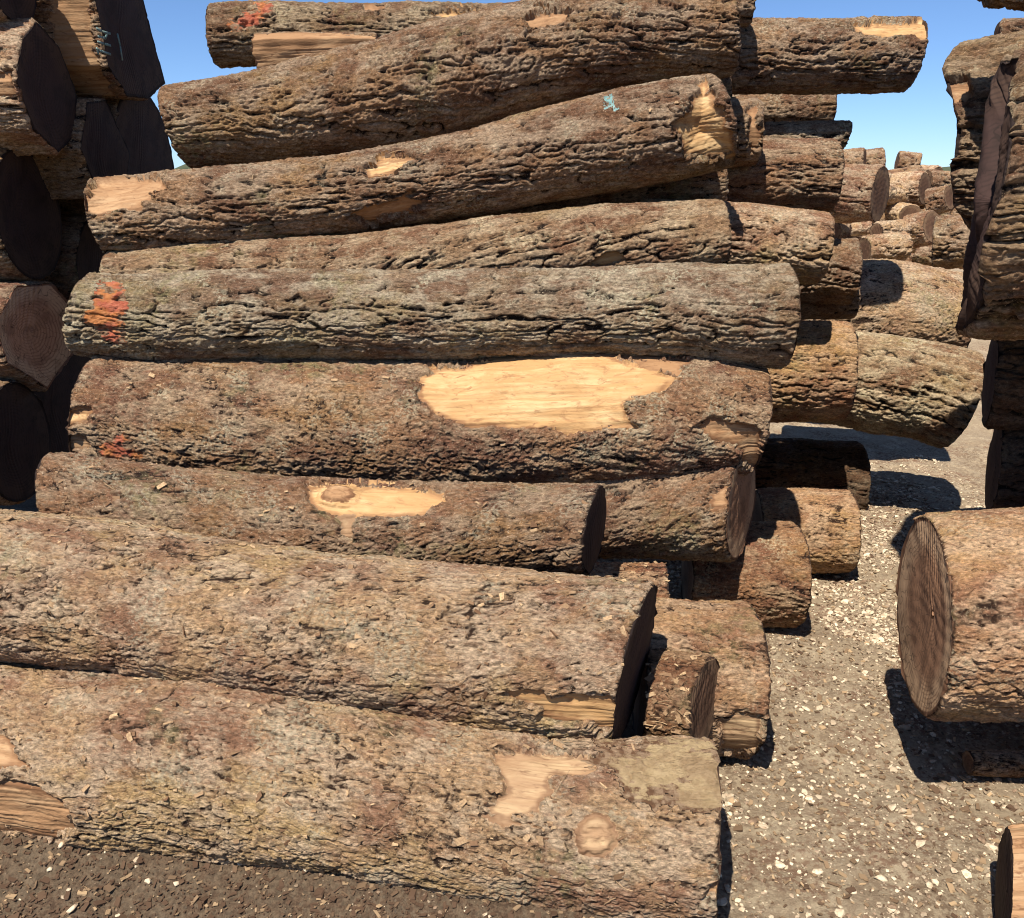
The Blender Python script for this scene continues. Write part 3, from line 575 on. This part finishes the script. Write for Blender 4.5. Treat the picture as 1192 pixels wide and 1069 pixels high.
def stones(xs, ys, size, rng, sink=.25):
    k = len(xs); v = np.repeat(IV[None], k, 0)
    dirs = rng.normal(0, 1, (k, 6, 3)); v = v * rng.uniform(.85, 1.15, (k, len(IV), 1)); dirs /= np.linalg.norm(dirs, axis=2, keepdims=True)
    for j in range(6):                                    # chipped facets
        dd = np.einsum('kvi,ki->kv', v, dirs[:, j]); lim = rng.uniform(.42, .8, (k, 1))
        v = v - np.clip(dd - lim, 0, 1)[..., None] * dirs[:, j][:, None]
    sc = size[:, None] * np.stack([rng.uniform(.8, 1.3, k), rng.uniform(.7, 1.1, k), rng.uniform(.28, .65, k)], 1)
    v = v * sc[:, None]
    a = rng.uniform(0, 6.28, k); ca, sa = np.cos(a)[:, None], np.sin(a)[:, None]
    x, y = v[..., 0] * ca - v[..., 1] * sa, v[..., 0] * sa + v[..., 1] * ca
    tl = rng.normal(0, .25, (k, 1)); z = v[..., 2] + tl * x
    pos = np.stack([x + xs[:, None], y + ys[:, None], z + (gz(xs, ys) + sc[:, 2] * (1 - 2 * sink))[:, None]], -1)
    f = IF[None] + (np.arange(k) * len(IV))[:, None, None]
    return pos.reshape(-1, 3), f.reshape(-1, 3), np.repeat(rng.random(k), len(IV))
ms, nt, b = nodes('pale_stone'); b.inputs['Roughness'].default_value = .9
at_ = N(nt, 'ShaderNodeAttribute', attribute_name='cid'); geo = N(nt, 'ShaderNodeNewGeometry')
col = mixc(nt, at_.outputs['Fac'], (.13, .085, .052), (.66, .55, .38))
col = mixc(nt, mul(nt, ramp(nt, noise(nt, geo.outputs['Position'], 90, 4), .45, .65), .6), col, (.30, .20, .13))
nt.links.new(col, b.inputs['Base Color']); bump(nt, b, noise(nt, geo.outputs['Position'], 260, 4), .5, .004)
K = 230000
x = grng.uniform(-1.9, 2.6, K); y = 1.0 + grng.random(K) ** 1.4 * 4.2
dens = sst(.25, .75, x) * (.12 + .88 * sst(-.2, .45, ga(x / .35 + 7, y / .35) + .5 * gb(x / .12, y / .12))) * 1.3 + .06
keep = grng.random(K) < dens; x, y = x[keep], y[keep]
sz = np.clip(grng.lognormal(-5.6, .6, len(x)), .0016, .016) * (.85 + .15 * y / 2) * np.where(x < .4, .7, 1)
co, tr, cid = stones(x, y, sz, grng)
o = mesh_from('gravel', co, None, ms, dict(cid=cid), tris=tr); o.data.polygons.foreach_set('use_smooth', np.zeros(len(o.data.polygons), bool)); o['kind'] = 'stuff'; o['label'] = 'pale pebbles strewn over the dirt between the stacks'
big = [(72, 986, 7), (58, 1014, 6), (253, 999, 9), (279, 1007, 7), (337, 1010, 5), (355, 1013, 6), (85, 1058, 10), (205, 1026, 6), (1070, 966, 7), (1082, 1032, 8), (1108, 952, 6), (1025, 1023, 9)]
ST = []
for i, (px, py, r) in enumerate(big):
    dv = FWD + (px - CX) / F * np.array([1.0, 0, 0]) - (py - CY) / F * UPV
    t = 1.45 / -dv[2] if px < 500 else 1.58 / -dv[2]
    for _ in range(6):
        p = CAM + t * dv; t = (EYE - gz(np.array([p[0]]), np.array([p[1]]))[0]) / -dv[2]
    p = CAM + t * dv
    co, tr, cid = stones(np.array([p[0]]), np.array([p[1]]), np.array([r * t / F * .95]), grng, .15)
    o = mesh_from('stone', co, None, ms, dict(cid=np.full(len(co), .8)), tris=tr, origin=(p[0], p[1], 0)); o.location = (p[0], p[1], 0)
    o['label'] = 'loose pale stone on the dark soil in front of the lowest log' if px < 500 else 'larger pale stone among the pebbles of the alley'
    o['category'] = 'stone'; o['group'] = 'stones on the soil' if px < 500 else 'stones in the alley'
# bark crumbs and wood splinters on the soil
k = 34000; x = np.where(grng.random(k) < .62, grng.uniform(-1.9, .5, k), grng.uniform(.4, 2.2, k)); y = np.where(x < .45, grng.uniform(.9, 1.9, k), grng.uniform(1.0, 4.5, k))
L_ = np.clip(grng.lognormal(-5.6, .55, k), .0015, .013); W_ = L_ * grng.uniform(.25, .8, k); a = grng.uniform(0, 6.28, k); tl = grng.normal(0, .25, k)
box = np.array([[-1, -1, -1], [1, -1, -1], [1, 1, -1], [-1, 1, -1], [-1, -1, 1], [1, -1, 1], [1, 1, 1], [-1, 1, 1]], float)
bv = box[None] * np.stack([L_, W_, W_ * .35], 1)[:, None] * grng.uniform(.6, 1.2, (k, 8, 3))
xx = bv[..., 0] * np.cos(a)[:, None] - bv[..., 1] * np.sin(a)[:, None] + x[:, None]; yy = bv[..., 0] * np.sin(a)[:, None] + bv[..., 1] * np.cos(a)[:, None] + y[:, None]
zz_ = bv[..., 2] + bv[..., 0] * tl[:, None] + gz(x, y)[:, None] + .003
qf = np.array([[0, 3, 2, 1], [4, 5, 6, 7], [0, 1, 5, 4], [1, 2, 6, 5], [2, 3, 7, 6], [3, 0, 4, 7]])
mc, nt, b = nodes('bark_crumb'); b.inputs['Roughness'].default_value = .9
at_ = N(nt, 'ShaderNodeAttribute', attribute_name='cid')
nt.links.new(mixc(nt, at_.outputs['Fac'], (.075, .044, .026), (.36, .25, .14)), b.inputs['Base Color'])
o = mesh_from('bark_crumbs', np.stack([xx, yy, zz_], -1).reshape(-1, 3), (qf[None] + (np.arange(k) * 8)[:, None, None]).reshape(-1, 4), mc, dict(cid=np.repeat(np.where(x > .45, grng.random(k) ** 1.5, grng.random(k) ** 8), 8)))
o['kind'] = 'stuff'; o['label'] = 'crumbs of bark and splinters scattered on the soil'
o.data.polygons.foreach_set('use_smooth', np.zeros(len(o.data.polygons), bool))
# loose flakes and fibres of bark lying on the muddy logs
fr = np.random.default_rng(9); fv, fq, fc = [], [], []
def frame(nv):
    t = fr.normal(0, 1, 3) + np.array([2.2, 0, 0]) * fr.choice([-1, 1]); t -= nv * (t @ nv); t /= np.linalg.norm(t); return t, np.cross(nv, t)
for li, nfl, nfi in ((0, 420, 46), (1, 420, 40), (2, 160, 16), (3, 160, 14), (7, 60, 6), (29, 120, 6), (30, 120, 6)):
    ri, co, qd, at_ = DATA[li]['parts'][0]
    c_ = co[qd]; nr = np.cross(c_[:, 1] - c_[:, 0], c_[:, 3] - c_[:, 0]); nr /= np.linalg.norm(nr, axis=1, keepdims=True) + 1e-12
    axis = DATA[li]['P'].mean(0); out = c_[:, 0] - axis; T = DATA[li]['T']; out = out - (out @ T)[:, None] * T; sg = np.sign((nr * out).sum(1)); nr = nr * sg[:, None]
    ro = out / np.linalg.norm(out, axis=1, keepdims=True)
    ok = np.where((ro[:, 2] > -.1) & (ro[:, 1] < .5) & (np.abs(project(c_[:, 0])[0] - 596) < 640))[0]
    for n_ in range(nfl):
        f_ = fr.choice(ok); nv = ro[f_] + .35 * fr.normal(0, 1, 3); nv /= np.linalg.norm(nv); t, b_ = frame(nv); p = c_[f_].mean(0) + ro[f_] * .0015
        l = np.clip(fr.lognormal(-5.15, .5), .002, .014); w_ = l * fr.uniform(.3, .7); h_ = .0012; k = len(fv)
        for sx, sy, sz in box: fv.append(p + t * sx * l * fr.uniform(.6, 1.1) + b_ * sy * w_ * fr.uniform(.5, 1.1) + nv * sz * h_)
        fq += (qf + k).tolist(); fc += [fr.random() ** 1.6] * 8
    for n_ in range(nfi):
        f_ = fr.choice(ok); nv = ro[f_]; t, b_ = frame(nv); p = c_[f_].mean(0) + nv * .003; l = fr.uniform(.015, .06); r_ = fr.uniform(.0005, .0011); bend = fr.normal(0, .35); k = len(fv); M_ = 7
        for i_ in range(M_):
            a_ = i_ / (M_ - 1); q_ = p + t * l * a_ + b_ * bend * l * a_ * a_ + nv * .25 * l * a_ * (1 - a_) * fr.uniform(.8, 1.2) - nv * .10 * l * a_
            for g_ in range(4): fv.append(q_ + (b_ * math.cos(g_ * 1.5708) + nv * math.sin(g_ * 1.5708)) * r_)
        for i_ in range(M_ - 1):
            for g_ in range(4): fq.append([k + i_ * 4 + g_, k + i_ * 4 + (g_ + 1) % 4, k + i_ * 4 + 4 + (g_ + 1) % 4, k + i_ * 4 + 4 + g_])
        fc += [fr.uniform(.35, 1)] * (M_ * 4)
mf, nt, b = nodes('bark_flake'); b.inputs['Roughness'].default_value = .9
at_ = N(nt, 'ShaderNodeAttribute', attribute_name='cid'); geo = N(nt, 'ShaderNodeNewGeometry')
cl = mixc(nt, at_.outputs['Fac'], (.11, .058, .030), (.42, .29, .16)); cl = mixc(nt, mul(nt, ramp(nt, noise(nt, geo.outputs['Position'], 200, 3), .45, .6), .5), cl, (.17, .10, .055))
nt.links.new(cl, b.inputs['Base Color'])
o = mesh_from('bark_flakes', np.array(fv), np.array(fq), mf, dict(cid=np.array(fc))); o['kind'] = 'stuff'; o['label'] = 'loose bark flakes and fibres lying on the muddy logs'
o.data.polygons.foreach_set('use_smooth', np.zeros(len(o.data.polygons), bool))
# low wooded rise on the horizon
hx = np.linspace(-900, 900, 700); prof = 9 + 5 * ga(hx / 160 + 30, hx * 0 + 3) + 2.0 * gb(hx / 25 + 30, hx * 0 + 1) + 1.4 * gc(hx / 8 + 5, hx * 0) + .8 * gd(hx / 3 + 5, hx * 0)
rows = [(0, 380), (.45, 388), (.8, 400), (1.0, 420), (.9, 470), (0, 560)]
hv = np.array([[(x_, yy_ + 6 * gc(x_ / 9 + i, i * 1.0), p * f_) for x_, p in zip(hx, prof)] for i, (f_, yy_) in enumerate(rows)])
I = np.arange(hv.shape[0] * hv.shape[1]).reshape(hv.shape[:2])
mh, nt, b = nodes('far_trees'); geo = N(nt, 'ShaderNodeNewGeometry'); b.inputs['Roughness'].default_value = 1
nt.links.new(mixc(nt, noise(nt, geo.outputs['Position'], .3, 4), (.035, .05, .03), (.08, .09, .05)), b.inputs['Base Color'])
o = mesh_from('hills', hv.reshape(-1, 3), np.stack([I[:-1, :-1], I[:-1, 1:], I[1:, 1:], I[1:, :-1]], -1).reshape(-1, 4), mh, {}); o['kind'] = 'structure'
# ------------------------------------------------------------------ light, sky, camera
ELEV, AZ = math.radians(58), math.radians(26)               # sun high behind the viewer, to the left
sd = np.array([-math.cos(ELEV) * math.sin(AZ), -math.cos(ELEV) * math.cos(AZ), math.sin(ELEV)])
w = bpy.data.worlds.new('World'); bpy.context.scene.world = w; w.use_nodes = True
nt = w.node_tree; sky = nt.nodes.new('ShaderNodeTexSky'); sky.sky_type = 'NISHITA'; sky.sun_disc = False
sky.sun_elevation = ELEV; sky.sun_rotation = math.atan2(sd[0], sd[1]); sky.air_density = .65; sky.dust_density = .2; sky.ozone_density = 8.0
nt.links.new(sky.outputs[0], nt.nodes['Background'].inputs[0]); nt.nodes['Background'].inputs[1].default_value = .085
from mathutils import Vector
sl = bpy.data.lights.new('sun', 'SUN'); sl.energy = 5.0; sl.angle = math.radians(.53); sl.color = (1.0, .93, .84)
so = bpy.data.objects.new('sun', sl); C.objects.link(so); so.rotation_euler = Vector(-sd).to_track_quat('-Z', 'Y').to_euler(); so.location = (-2, -4, 8)
cd = bpy.data.cameras.new('camera'); co_ = bpy.data.objects.new('camera', cd); C.objects.link(co_)
co_.location = CAM; co_.rotation_euler = (math.pi / 2 - PITCH, 0, 0)
cd.sensor_fit = 'HORIZONTAL'; cd.angle = 2 * math.atan(596 / F); cd.clip_end = 6000; cd.clip_start = .02
sc_ = bpy.context.scene; sc_.camera = co_
sc_.view_settings.view_transform = 'Standard'; sc_.view_settings.look = 'None'; sc_.view_settings.exposure = .86; sc_.view_settings.gamma = 1
sc_.render.engine = 'CYCLES'; sc_.cycles.max_bounces = 3; sc_.cycles.filter_width = 1.05
print('built', round(time.time() - T0, 1))
